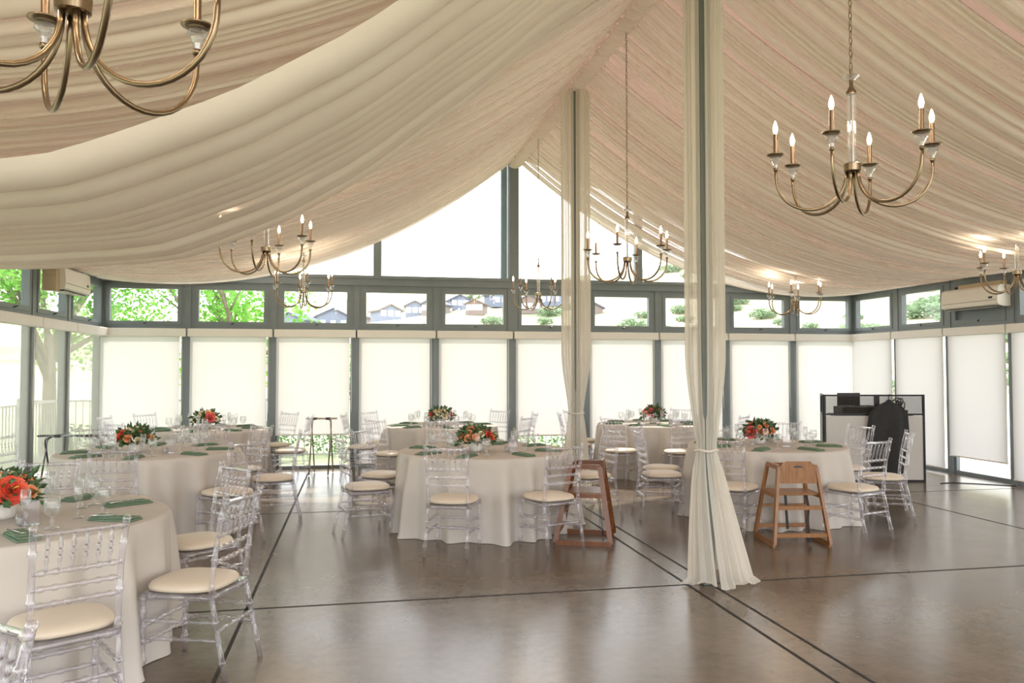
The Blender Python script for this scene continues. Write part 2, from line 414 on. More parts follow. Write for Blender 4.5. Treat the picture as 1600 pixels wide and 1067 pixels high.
# ------------------------------------------------------------------ ceiling drapes
def lerp_tab(tab, x):
    if x <= tab[0][0]: return tab[0][1]
    for (a, va), (c, vc) in zip(tab, tab[1:]):
        if x <= c: 
            u = (x - a) / (c - a); u = u * u * (3 - 2 * u) * .3 + u * .7
            return va + (vc - va) * u
    return tab[-1][1]
SMAX = {-1: RX - XL - .11, 1: XR - RX - .11}
def drape_panel(sx, y0, y1, label, seed, pleats_per_m=11, amp=.045, sag=None, m='sheer', nu=None, soft=0.0, name='fabric_drape', group=None, hem=0):
    rg = random.Random(seed)
    W = y1 - y0
    # folded line: irregular fold positions
    npl = max(3, int(W * pleats_per_m)); 
    xs = [0]
    for i in range(npl): xs.append(xs[-1] + rg.uniform(.45, 1.6))
    tot = xs[-1]; folds = [x / tot for x in xs]
    offs = [(1 if i % 2 else -1) * rg.uniform(.35, 1.0) for i in range(npl + 1)]
    ph = [rg.uniform(0, 6.28) for _ in range(8)]
    sag_i = [rg.uniform(-1, 1) for _ in range(npl + 1)]
    drift = [rg.uniform(-1, 1) for _ in range(npl + 1)]
    S = SMAX[sx]
    def cols():     # cloth bellies down between narrow creases that go up
        out = []
        for i in range(npl):
            ca, cb = abs(offs[i]), abs(offs[i + 1]); bl = .5 + .5 * abs(sag_i[i])
            for u in (0, .07, .2, .4, .6, .8, .93):
                belly = (1 - (2 * u - 1) ** 2) ** .6 * bl
                cr = ca * max(0, 1 - u / .2) ** 1.5 + cb * max(0, 1 - (1 - u) / .2) ** 1.5
                out.append((folds[i] * (1 - u) + folds[i + 1] * u, cr - belly,
                            sag_i[i] * (1 - u) + sag_i[i + 1] * u, drift[i] * (1 - u) + drift[i + 1] * u))
        out.append((1, offs[-1], sag_i[-1], drift[-1])); return out
    C_ = cols(); NS = 44
    v = []; 
    for (u, o, sg, dr) in C_:
        for j in range(NS + 1):
            q = j / NS; s = S * (q ** 1.15)
            env = sin(PI * min(1, q * 1.02))
            a = amp * (.55 + .75 * env) * (1 - soft * env)
            edge = .25 * sin(PI * u)
            y = y0 + W * u + (dr * .018 + .02 * sin(ph[0] + 5 * q + 7 * u)) * env * min(1, 12 * u, 12 * (1 - u))
            z = drape_z(s) + o * a + sg * .022 * env - edge * .10 * env + .012 * sin(ph[1] + 9 * u + 3 * q) * env
            if sag: z -= lerp_tab(sag, s) * (1 - hem * abs(2 * u - 1) ** 3)
            x = RX + sx * (s + (.17 * (1 - q) if sag else .03)) + sx * o * a * .5 * (1 - q)
            v.append((x, y, z))
    n = len(C_)
    f = [(i * (NS + 1) + j, (i + 1) * (NS + 1) + j, (i + 1) * (NS + 1) + j + 1, i * (NS + 1) + j + 1) for i in range(n - 1) for j in range(NS)]
    b = MB(); b.add(v, f)
    o = b.make(name, m, smooth=True)
    return tag(o, label, 'drape', group)
L_edges = [-1.2, .3, 1.8, 3.4, 5.0, 6.6, 8.2, 9.9, 11.4, 12.9]
R_edges = [-1.2, .3, 1.8, 3.4, 5.0, 6.6, 8.2, 9.7, 11.1, 12.15, 12.9]
for k in range(len(L_edges) - 1):
    drape_panel(-1, L_edges[k] + .012, L_edges[k + 1] - .012, 'pleated sheer ceiling drape left of the ridge, %s panel counted from the gable' % ordw[len(L_edges) - 2 - k], 100 + k, group='ceiling drapes left of the ridge')
for k in range(len(R_edges) - 1):
    drape_panel(1, R_edges[k] + .012, R_edges[k + 1] - .012, 'pleated sheer ceiling drape right of the ridge, %s panel counted from the gable' % ordw[len(R_edges) - 2 - k], 200 + k, group='ceiling drapes right of the ridge')
SAG = [(0, 0.13), (.6, .12), (1.07, .13), (1.79, .30), (2.6, .52), (3.08, .61), (3.76, .68), (4.4, .63), (5.04, .60), (5.6, .48), (6.35, .22)]
drape_panel(-1, 3.52, 6.25, 'wide softly folded cream swag hanging below the other ceiling drapes on the left', 333, 4.2, .055, SAG, 'sheer_swag', name='fabric_swag', soft=.2)
# gathered header along the ridge
b = MB()
def ruf(i, j):
    y = -1 + 13.85 * i
    a = .035 + .018 * sin(y * 95) + .008 * sin(y * 41 + 1)
    th = -PI * .15 + PI * 1.3 * j
    return (RX + cos(th) * (a + .045), y, 4.965 - sin(th) * a * .9 + .006 * sin(y * 70))
b.grid(ruf, 1700, 6)
tag(b.make('ridge_ruffle', 'sheer_swag', smooth=True), 'gathered cream fabric heading running along the ridge', 'ruffle')

# ------------------------------------------------------------------ columns with sheers
def column(X, Y, top, label, dlabel, tie_z, seed, rtop, rtie, rbase, shift, gap=10):
    b = MB(); b.bevbox(X - .045, X + .045, Y - .045, Y + .045, 0, top + .1, .006)
    trim(b, 'column', label, 'column')
    rg = random.Random(seed); t_ = thing('column_drape', dlabel, 'curtain', (X, Y, 0))
    ks = [(k, rg.uniform(0, 6.28), rg.uniform(.5, 1)) for k in (7, 11, 13, 19, 23, 31)]
    def prof(z):
        if z > tie_z:
            u = min(1, (z - tie_z) / .75); e = u * u * (3 - 2 * u)
            return rtie + (rtop - rtie) * (e ** .8)
        u = (tie_z - z) / tie_z
        return rtie + (rbase - rtie) * (u ** .85)
    def fn(i, j):
        # densify near tie and floor
        z = top - (top - .012) * (j ** .9) if j < 1 else .012
        ga = math.atan2(-Y, -X); gh = math.radians(gap) * (1 if z > tie_z + .25 else .4)
        th = ga + gh + (2 * PI - 2 * gh) * i; r = prof(z)
        d = sum(a * sin(k * th + p + .25 * sin(z * 1.7 + p)) for k, p, a in ks) / 3.2
        am = .16 if abs(z - tie_z) > .08 else .07
        r = r * (1 + am * d)
        low = max(0, (tie_z - z) / tie_z)
        if z < .05: r += .03 + .02 * sin(9 * th + seed)
        sx = shift * low ** 1.3
        zz = z + (.02 * (1 + sin(5 * th + 1)) if z < .05 else 0)
        return (cos(th) * r + sx, sin(th) * r * .85 - .02 * low, max(zz, .006))
    b = MB(); b.grid(fn, 260, 90)
    b.make('sheer_panel', 'sheer_col', t_, smooth=True)
    b = MB(); b.tube([(cos(a * PI / 12) * (rtie + .012), sin(a * PI / 12) * (rtie * .85 + .012), tie_z + .006 * sin(a)) for a in range(24)], .009, 6, closed=True)
    b.make('tieback', 'sheer_swag', t_, smooth=True)
column(RX, 5.57, 4.95, 'near grey steel column under the ridge, wrapped in sheer fabric', 'cream sheer curtain tied around the near column, pooling on the floor', .99, 5, .135, .072, .225, .10, 8)
column(RX, 9.15, 4.93, 'rear grey steel column under the ridge, wrapped in sheer fabric', 'cream sheer curtain tied around the rear column beside the dark high chair', 1.07, 9, .165, .085, .19, .0, 4)

# ------------------------------------------------------------------ air conditioners
def aircon(loc, rz, L, label, board_end):
    t_ = thing('air_conditioner', label, 'air conditioner', loc, rz)
    # local: x along wall, -y towards the room
    b = MB()
    pr = [(-.205, .03), (-.215, .10), (-.20, .27), (-.16, .30), (0, .30), (0, .0), (-.10, 0), (-.17, .012)]
    v = [(-L / 2, y, z) for y, z in pr] + [(L / 2, y, z) for y, z in pr]
    n = len(pr)
    b.add(v, [tuple(range(n)), tuple(range(2 * n - 1, n - 1, -1))] + [(i, n + i, n + (i + 1) % n, (i + 1) % n) for i in range(n)])
    b.make('body', 'white_plastic', t_)
    b = MB(); b.box(-L / 2 + .06, L / 2 - .06, -.175, -.09, -.006, .006); b.make('air_outlet', 'dark_plastic', t_)
    for k in range(2):
        b = MB(); b.box(-L / 2 + .07, L / 2 - .07, -.172 + .04 * k, -.145 + .04 * k, -.010, -.006); b.make('vane', 'white_plastic', t_)
    b = MB(); b.box(-L / 2 + .02, L / 2 - .02, -.2155, -.208, .085, .090); b.make('panel_seam', 'dark_plastic', t_)
    b = MB(); b.box(L / 2 - .16, L / 2 - .09, -.2165, -.205, .11, .14); b.make('display', 'dark_plastic', t_)
    if board_end == 'side':
        b = MB(); b.box(-L / 2 - .16, -L / 2 - .01, -.14, 0, -.02, .34); b.box(-L / 2 - .165, -L / 2 - .15, -.16, 0, -.02, .34)
        b.make('pipe_cover', 'tan_board', t_)
    else:
        b = MB(); b.box(-L / 2 + .25, L / 2 - .05, -.12, 0, .305, .36); b.make('mounting_board', 'tan_board', t_)
    return t_
aircon((XL + .07, 11.25, 2.58), PI / 2, .95, 'white wall air conditioner with tan side cover on the left wall', 'side')
aircon((XR - .07, 10.0, 2.47), -PI / 2, 1.08, 'white wall air conditioner with tan board above it on the right wall', 'top')

# ------------------------------------------------------------------ chairs
def ringed(mb, a, b_, r, nodes, n=8):
    """rod with raised bamboo rings"""
    a, b_ = Vector(a), Vector(b_); L = (b_ - a).length
    pts, rs = [], []
    prof = [(0, r)]
    for q in nodes:
        e = .008 / L
        prof += [(q - e * 2, r), (q - e, r * 1.45), (q + e, r * 1.45), (q + e * 2, r)]
    prof.append((1, r))
    for q, rr_ in prof: pts.append(a.lerp(b_, q)); rs.append(rr_)
    mb.tube(pts, rs, n)
def make_chair(label):
    t_ = thing('acrylic_chair', label, 'chair')
    W, D = .192, .19
    # cushion
    b = MB()
    prof = [(0, .0), (.85, .0), (.99, .008), (1.0, .022), (.95, .038), (.75, .049), (.4, .053), (0, .054)]
    n = 40
    v = []
    for r, z in prof:
        for k in range(n):
            a = 2 * PI * k / n; c, s = cos(a), sin(a)
            sq = (abs(c) ** 3.2 + abs(s) ** 3.2) ** (-1 / 3.2)
            taper = 1 - .06 * (s * sq < 0) * abs(s * sq)
            v.append((c * sq * .208 * r * taper, .012 + s * sq * .205 * r, .435 + z))
    f = [(i * n + k, i * n + (k + 1) % n, (i + 1) * n + (k + 1) % n, (i + 1) * n + k) for i in range(len(prof) - 1) for k in range(n)]
    b.add(v, f); b.make('seat_cushion', 'cushion', t_, smooth=True)
    # seat frame
    b = MB(); c = [(-W, D), (W, D), (W * .92, -D + .005), (-W * .92, -D + .005)]
    for i in range(4):
        p, q = c[i], c[(i + 1) % 4]; ringed(b, (p[0], p[1], .415), (q[0], q[1], .415), .015, [.12, .88])
    b.box(-W, W, -D, D, .424, .434)
    b.make('seat_frame', 'acrylic', t_, smooth=True, auto=True)
    for s in (-1, 1):
        b = MB(); ringed(b, (s * W, D, 0), (s * W, D, .43), .0145, [.2, .42, .6, .78, .93]); b.make('leg', 'acrylic', t_, smooth=True)
        # rear leg runs up into the back post
        b = MB(); X = s * .176
        pts = [(s * .185, -.275, 0), (s * .181, -.235, .18), (X, -.19, .40), (X, -.188, .50), (X * 1.0, -.215, .72), (X * 1.04, -.262, .925)]
        P_, R = [], []
        for i in range(5):
            a, c2 = Vector(pts[i]), Vector(pts[i + 1])
            for q, rr_ in ((0, .0145), (.46, .0145), (.49, .0195), (.54, .0195), (.57, .0145)):
                P_.append(a.lerp(c2, q)); R.append(rr_)
        P_.append(Vector(pts[5])); R.append(.0145); P_.append(Vector(pts[5]) + Vector((0, -.002, .008))); R.append(.019); P_.append(Vector(pts[5]) + Vector((0, -.004, .02))); R.append(.012)
        b.tube(P_, R, 8); b.make('leg', 'acrylic', t_, smooth=True)
    def yb(z):
        return -.188 - max(0, z - .5) * .1 - max(0, z - .66) * .11
    for k, z in enumerate((.905, .735, .665, .595)):
        b = MB(); y = yb(z) - (.008 if k == 0 else 0); X = .176 + .006 * (k == 0)
        ringed(b, (-X, y, z), (X, y, z), .0125 if k == 0 else .010, [.1, .26, .42, .58, .74, .9] if k else [.06, .94])
        b.make('top_rail' if k == 0 else 'back_rail', 'acrylic', t_, smooth=True)
    for k in range(6):
        b = MB(); X = -.125 + .05 * k
        ringed(b, (X, yb(.737), .737), (X, yb(.9) - .008, .903), .0065, [.32, .5, .68], 6); b.make('spindle', 'acrylic', t_, smooth=True)
    for s in (-1, 1):
        for z in (.20, .29):
            b = MB(); ringed(b, (s * W, D, z), (s * .178, -.225 + (z - .2) * .2, z), .010, [.15, .4, .6, .85]); b.make('stretcher', 'acrylic', t_, smooth=True)
    for z in (.17, .26):
        b = MB(); ringed(b, (-W, D, z), (W, D, z), .010, [.15, .4, .6, .85]); b.make('stretcher', 'acrylic', t_, smooth=True)
    b = MB(); ringed(b, (-.178, -.222, .25), (.178, -.222, .25), .010, [.15, .4, .6, .85]); b.make('stretcher', 'acrylic', t_, smooth=True)
    return t_
TABLES = {
 1: dict(c=(-1.94, 4.92), R=.87, n='the nearest left table', ch=[(-56, 'near'), (-17, 'right'), (37, 'far right'), (100, 'far')]),
 2: dict(c=(-2.03, 8.60), R=.87, n='the middle table of the left row', ch=[(4, 'right'), (-43, 'near right'), (-87, 'near'), (-142, 'near left'), (172, 'left'), (128, 'far left'), (88, 'far'), (50, 'far right')]),
 3: dict(c=(-2.02, 11.62), R=.82, n='the far table of the left row', ch=[(-6, 'right'), (42, 'far right'), (-76, 'near'), (-128, 'near left'), (168, 'left'), (136, 'far left')]),
 4: dict(c=(1.30, 8.08), R=.87, n='the front table of the centre row', ch=[(-112, 'near left'), (-70, 'near right'), (-171, 'left'), (148, 'far left'), (8, 'right')]),
 5: dict(c=(1.24, 11.66), R=.82, n='the back table of the centre row', ch=[(172, 'left'), (138, 'far left'), (-133, 'near left'), (-96, 'near'), (-40, 'near right'), (2, 'right'), (42, 'far right')]),
 6: dict(c=(4.42, 11.45), R=.82, n='the back table on the right', ch=[(-133, 'near left'), (174, 'left'), (137, 'far left'), (50, 'far right'), (-92, 'near'), (-44, 'near right')]),
 7: dict(c=(4.42, 8.02), R=.84, n='the front table on the right', ch=[(172, 'left'), (146, 'far left'), (-134, 'near left'), (52, 'far right'), (14, 'right'), (-25, 'near right'), (-76, 'near')]),
}
proto = [None]
def place_chair(x, y, rz, label, group):
    if proto[0] is None:
        c = make_chair(label); proto[0] = c; c.location = (x, y, 0); c.rotation_euler = (0, 0, rz); c['group'] = group
        return c
    return dup(proto[0], (x, y, 0), rz, label, group)
DC = {(1, 'right'): 1.20}
for k, T in TABLES.items():
    cx, cy = T['c']
    for a, w in T['ch']:
        r = T['R'] + (.29 if k == 1 else .335)
        th = math.radians(a); jit = R_.uniform(-.10, .10)
        x, y = cx + cos(th) * r, cy + sin(th) * r
        y = min(y, YB - .42)
        place_chair(x, y, th + PI / 2 + jit, 'clear acrylic chair, %s seat of %s' % (w, T['n']), 'acrylic chairs around the tables')
place_chair(-1.13, 2.20, math.radians(140), 'clear acrylic chair cut off by the bottom left corner of the picture', 'acrylic chairs around the tables')

# ------------------------------------------------------------------ tables, cloths and table settings
HT = .765
def table(k, T):
    cx, cy = T['c']; R = T['R']
    t_ = thing('round_table', 'round folding table underneath the pale cloth of %s' % T['n'], 'table', (cx, cy, 0), group='round banquet tables')
    b = MB(); b.lathe([(0, HT - .035), (R - .02, HT - .035), (R - .012, HT - .02), (R - .02, HT - .006), (0, HT - .006)], 48); b.make('tabletop', 'wood_light', t_, smooth=True, auto=True)
    for sx in (-1, 1):
        for sy in (-1, 1):
            b = MB(); b.tube([(sx * .45, sy * .25, HT - .04), (sx * .45, sy * .25, 0)], .016, 8); b.make('leg', 'chrome', t_)
    rg = random.Random(40 + k)
    ks = [(rg.choice((12, 13, 14)), rg.uniform(0, 6.28), .9), (rg.choice((19, 21, 23)), rg.uniform(0, 6.28), .8), (rg.choice((5, 6)), rg.uniform(0, 6.28), .7), (26, rg.uniform(0, 6.28), .3)]
    N, NZ = 240, 16
    v = [(0, 0, HT)]; rings = []
    for r in (.3, .6, .85, .97): rings.append([(R * r, HT)] * N)
    rings.append([(R * .992, HT - .002)] * N); rings.append([(R, HT - .009)] * N)
    for j in range(1, NZ + 1):
        q = j / NZ; z = (HT - .012) * (1 - q) + .004; ring = []
        for i in range(N):
            th = 2 * PI * i / N
            d = sum(a * sin(f * th + p) for f, p, a in ks)
            fold = max(0, d) ** 1.1 * .060 - max(0, -d) * .045
            ring.append((R + .004 + (.022 * q) + fold * q ** .5 + (.010 * max(0, d - .6) if j == NZ else 0), z + (.004 if j < NZ else 0)))
        rings.append(ring)
    for ring in rings:
        for i in range(N):
            th = 2 * PI * i / N; r, z = ring[i]; v.append((r * cos(th), r * sin(th), z))
    f = [(0, 1 + i, 1 + (i + 1) % N) for i in range(N)]
    f += [(1 + a * N + i, 1 + (a + 1) * N + i, 1 + (a + 1) * N + (i + 1) % N, 1 + a * N + (i + 1) % N) for a in range(len(rings) - 1) for i in range(N)]
    b = MB(); b.add(v, f); o = b.make('tablecloth', 'linen', smooth=True, loc=(cx, cy, 0))
    tag(o, 'pale grey floor-length cloth covering %s' % T['n'], 'tablecloth', 'grey tablecloths')
for k, T in TABLES.items(): table(k, T)

def napkin_proto(label):
    b = MB()
    def lay(z0, z1, cx_, cy_, L, W, rot):
        b.bevbox(-L / 2, L / 2, -W / 2, W / 2, z0, z1, .006, Matrix.Translation((cx_, cy_, 0)) @ Matrix.Rotation(rot, 4, 'Z'))
    lay(.0, .009, 0, 0, .27, .115, 0); lay(.0085, .018, -.006, .004, .255, .10, .05); lay(.0175, .026, -.02, -.006, .20, .075, -.07)
    o = b.make('folded_napkin', 'napkin', smooth=True, auto=True)
    return tag(o, label, 'napkin', 'green napkins')
def goblet_proto(label):
    t_ = thing('water_goblet', label, 'glass', group='water goblets')
    b = MB(); b.lathe([(0, .002), (.036, .002), (.036, .005), (.012, .010), (.006, .016), (.008, .03), (.013, .038), (.006, .046), (.008, .058), (.02, .066)], 18); b.make('stem', 'glassware', t_, smooth=True)
    b = MB(); b.lathe([(.02, .066), (.036, .085), (.042, .11), (.040, .14), (.037, .162), (.036, .162), (.038, .14), (.040, .11), (.034, .087), (.0, .070)], 18); b.make('bowl', 'glassware', t_, smooth=True)
    return t_
def flute_proto(label):
    t_ = thing('champagne_flute', label, 'glass', group='champagne flutes')
    b = MB(); b.lathe([(0, .002), (.032, .002), (.032, .005), (.008, .010), (.004, .02), (.004, .08), (.010, .092)], 16); b.make('stem', 'glassware', t_, smooth=True)
    b = MB(); b.lathe([(.010, .092), (.022, .12), (.026, .155), (.023, .205), (.022, .205), (.0245, .155), (.020, .121), (0, .095)], 16); b.make('bowl', 'glassware', t_, smooth=True)
    return t_
def place(protos, key, fn, loc, rz, label):
    if key not in protos:
        o = fn(label); o.location = loc; o.rotation_euler = (0, 0, rz); protos[key] = o; return o
    return dup(protos[key], loc, rz, label)
PR = {}
SEATS8 = [('right', 0), ('far right', 45), ('far', 90), ('far left', 135), ('left', 180), ('near left', 225), ('near', 270), ('near right', 315)]
def settings(k, T):
    cx, cy = T['c']; R = T['R']; base = {1: -17, 2: 4, 3: -6, 4: -22, 5: 0, 6: 0, 7: 14}[k]
    for w, a in SEATS8:
        th = math.radians(a + base + R_.uniform(-4, 4))
        e, n_ = Vector((cos(th), sin(th), 0)), Vector((-sin(th), cos(th), 0))
        c = Vector((cx, cy, HT + .001))
        p = c + e * (R - .20); place(PR, 'n', napkin_proto, p, th + R_.uniform(-.25, .25), 'green folded napkin at the %s place of %s' % (w, T['n']))
        p = c + e * (R - .36) + n_ * (.14 + R_.uniform(-.02, .02)); place(PR, 'g', goblet_proto, p, 0, 'stemmed water goblet at the %s place of %s' % (w, T['n']))
        p = c + e * (R - .44) + n_ * (.04 + R_.uniform(-.02, .02)); place(PR, 'f', flute_proto, p, 0, 'tall champagne flute at the %s place of %s' % (w, T['n']))
for k, T in TABLES.items(): settings(k, T)

def petal(mb, c, ang, tilt, L, W, curl, rz0=0, mtx=None):
    """curved petal from centre, opening outwards"""
    Rm = Matrix.Rotation(ang, 4, 'Z')
    def fn(i, j):
        u = i; w = (j - .5) * 2
        wd = W * (sin(PI * min(1, .12 + u * .80)) ** .7)
        out = L * (sin(u * PI / 2 * .95) * sin(tilt) + .02); up = L * (u * cos(tilt) + curl * u * u * -.35)
        p = Vector((out - abs(w) ** 2 * wd * .35 * cos(tilt), w * wd, up + abs(w) ** 2 * wd * .25 * sin(tilt)))
        return Vector(c) + (mtx @ (Rm @ p) if mtx is not None else Rm @ p)
    mb.grid(fn, 4, 4)
def flower_mesh(name, m, r, seed, parent, loc, nrm, layers=4):
    rg = random.Random(seed); b = MB()
    q = Vector((0, 0, 1)).rotation_difference(Vector(nrm)).to_matrix().to_4x4()
    for l in range(layers):
        t_ = .12 + l / (layers - 1) * 1.05; n = 4 + l
        for k in range(n):
            petal(b, loc, 2 * PI * k / n + l * .5 + rg.uniform(-.2, .2), t_, r * (.75 + .25 * l / layers) * rg.uniform(.9, 1.1), r * (.38 + .12 * l / layers), rg.uniform(.4, 1.2), mtx=q)
    o = b.make(name, m, parent, smooth=True); return o
def arrangement(k, T, size=1.0):
    cx, cy = T['c']; rg = random.Random(900 + k)
    off = {1: (.02, .0), 2: (-.12, -.08), 3: (0, 0), 4: (-.10, -.12), 5: (0, .0), 6: (.02, 0), 7: (-.02, .12)}[k]
    mixw = {1: 'coral peony and cream roses', 2: 'coral peony at left', 3: 'one pink peony', 4: 'coral peony at right', 5: 'pale roses', 6: 'pink bloom at left', 7: 'pink bloom low down'}[k]
    t_ = thing('flower_arrangement', 'flower centrepiece, %s, on %s' % (mixw, T['n']), 'flowers', (cx + off[0], cy + off[1], HT + .001), 0, 'flower centrepieces')
    b = MB(); b.lathe([(0, 0), (.05, 0), (.062, .02), (.068, .07), (.06, .10), (.055, .10), (.06, .07), (0, .06)], 20); b.make('bowl', 'vase', t_, smooth=True)
    b = MB(); Rr = .20 * size
    for i in range(230):
        a, e = rg.uniform(0, 2 * PI), rg.uniform(-.25, 1.25)
        d = Vector((cos(a) * cos(e), sin(a) * cos(e), sin(e) * .8)); base = d * rg.uniform(.06, Rr * .92) + Vector((0, 0, .11))
        L = rg.uniform(.05, .085); w = L * rg.uniform(.22, .34); s_ = d.cross(Vector((rg.uniform(-1, 1), rg.uniform(-1, 1), rg.uniform(-1, 1)))).normalized()
        d2 = (d + Vector((rg.uniform(-.6, .6), rg.uniform(-.6, .6), rg.uniform(-.5, .5)))).normalized(); n_ = d2.cross(s_).normalized()
        P0 = base; P1 = base + d2 * L * .5; P2 = base + d2 * L + n_ * L * -.15
        for q_ in (P0, P1, P2): q_.z = max(q_.z, .012)
        b.add([tuple(P0), tuple(P1 + s_ * w - n_ * w * .3), tuple(P1 + n_ * w * .15), tuple(P1 - s_ * w - n_ * w * .3), tuple(P2)], [(0, 1, 2), (0, 2, 3), (1, 4, 2), (2, 4, 3)])
    b.make('foliage', 'leaf', t_, label='dark green leaves')
    big = {1: [('coral', -42, 30, .098), ('peach', 150, 30, .06), ('cream', -100, 30, .055), ('cream', 130, 55, .055), ('peach', 60, 50, .05)],
           2: [('coral', -140, 26, .09)], 3: [('pink', -50, 20, .075)], 4: [('coral', -15, 16, .092)], 5: [('coral', 200, 25, .06), ('coral', -20, 20, .055)],
           6: [('pink', 190, 35, .065)], 7: [('pink', 215, 12, .085), ('peach', -40, 18, .06)]}[k]
    items = [(c, a - 11, e, r) for c, a, e, r in big]
    pool = {5: ['cream', 'cream', 'cream', 'peach'], 6: ['cream', 'peach', 'pink'], 3: ['cream', 'cream', 'peach']}.get(k, ['cream', 'peach', 'cream', 'peach'])
    tries = 0
    while len(items) < 18 and tries < 900:
        tries += 1
        a, e, r = rg.uniform(-180, 180), rg.uniform(0, 85), rg.uniform(.036, .052)
        def dv(a, e): return Vector((cos(math.radians(a)) * cos(math.radians(e)), sin(math.radians(a)) * cos(math.radians(e)), sin(math.radians(e))))
        if all((dv(a, e) - dv(a2, e2)).length * .17 > (r + r2) * .78 for _, a2, e2, r2 in items): items.append((rg.choice(pool), a, e, r))
    for i, (c, a, e, r) in enumerate(items):
        d = Vector((cos(math.radians(a)) * cos(math.radians(e)), sin(math.radians(a)) * cos(math.radians(e)), sin(math.radians(e)) * .75))
        loc = d * (Rr * .90) + Vector((0, 0, .115)) - d * r * .5
        nm = {'coral': 'peony', 'pink': 'peony', 'peach': 'ranunculus', 'cream': 'rose'}[c]
        o = flower_mesh(nm, c, r, k * 50 + i, t_, loc, d, 5 if r > .06 else 4)
        o['label'] = {'coral': 'coral red peony', 'pink': 'bright pink peony', 'peach': 'peach bloom', 'cream': 'cream rose'}[c]
        if r > .06:
            bb = MB(); 
            for q_ in range(12): 
                aa = rg.uniform(0, 6.28); 
                bb.tube([tuple(loc), tuple(loc + d * r * .75 + Vector((cos(aa), sin(aa), 0)) * r * .2)], .003, 4)
            bb.make('stamens', 'stamen', o)
for k, T in TABLES.items(): arrangement(k, T)
def sign_proto(label):
    t_ = thing('sign_holder', label, 'table sign', group='clear table signs')
    b = MB(); b.box(-.045, .045, -.025, .025, 0, .006); b.make('foot', 'acrylic', t_)
    b = MB(); b.box(-.045, .045, -.003, .003, .006, .135); b.make('upright_panel', 'acrylic', t_)
    return t_
def votive_proto(label):
    t_ = thing('votive_candle', label, 'candle', group='votive candles')
    b = MB(); b.lathe([(0, 0), (.026, 0), (.030, .06), (.027, .06), (.024, .006), (0, .006)], 16); b.make('glass_cup', 'glassware', t_, smooth=True)
    b = MB(); b.lathe([(0, .007), (.022, .007), (.023, .035), (0, .036)], 14); b.make('wax', 'vase', t_, smooth=True)
    return t_
for k, T in TABLES.items():
    cx, cy = T['c']
    place(PR, 's', sign_proto, (cx - .03 + (.12 if k == 7 else .28), cy - .26, HT + .001), R_.uniform(-.3, .3), 'small clear upright sign holder beside the flowers on %s' % T['n'])
    place(PR, 'v', votive_proto, (cx - .27, cy - .18, HT + .001), 0, 'small votive candle left of the flowers on %s' % T['n'])
    place(PR, 'v', votive_proto, (cx + .20, cy - .24 + .5 * (k == 7), HT + .001), 0, 'small votive candle right of the flowers on %s' % T['n'])
# fork and knife laid on the visible napkins of the nearest table
def fork_proto(label):
    b = MB(); b.tube([(-.10, 0, 0), (-.04, 0, .002), (.03, 0, .001)], [.004, .0025, .003], 6)
    for q_ in (-1.5, -.5, .5, 1.5): b.tube([(.03, q_ * .003, .001), (.045, q_ * .0045, 0), (.085, q_ * .0045, .004)], .0013, 4)
    return tag(b.make('fork', 'silver', smooth=True), label, 'fork', 'forks on the nearest left table')
T = TABLES[1]; cx, cy = T['c']
for w, a in SEATS8:
    if w in ('right', 'near', 'near right', 'far right'):
        th = math.radians(a - 17); R = T['R']
        place(PR, 'k', fork_proto, (cx + cos(th) * (R - .22), cy + sin(th) * (R - .22), HT + .029), th + .3, 'steel fork lying on the %s napkin of the nearest left table' % w)

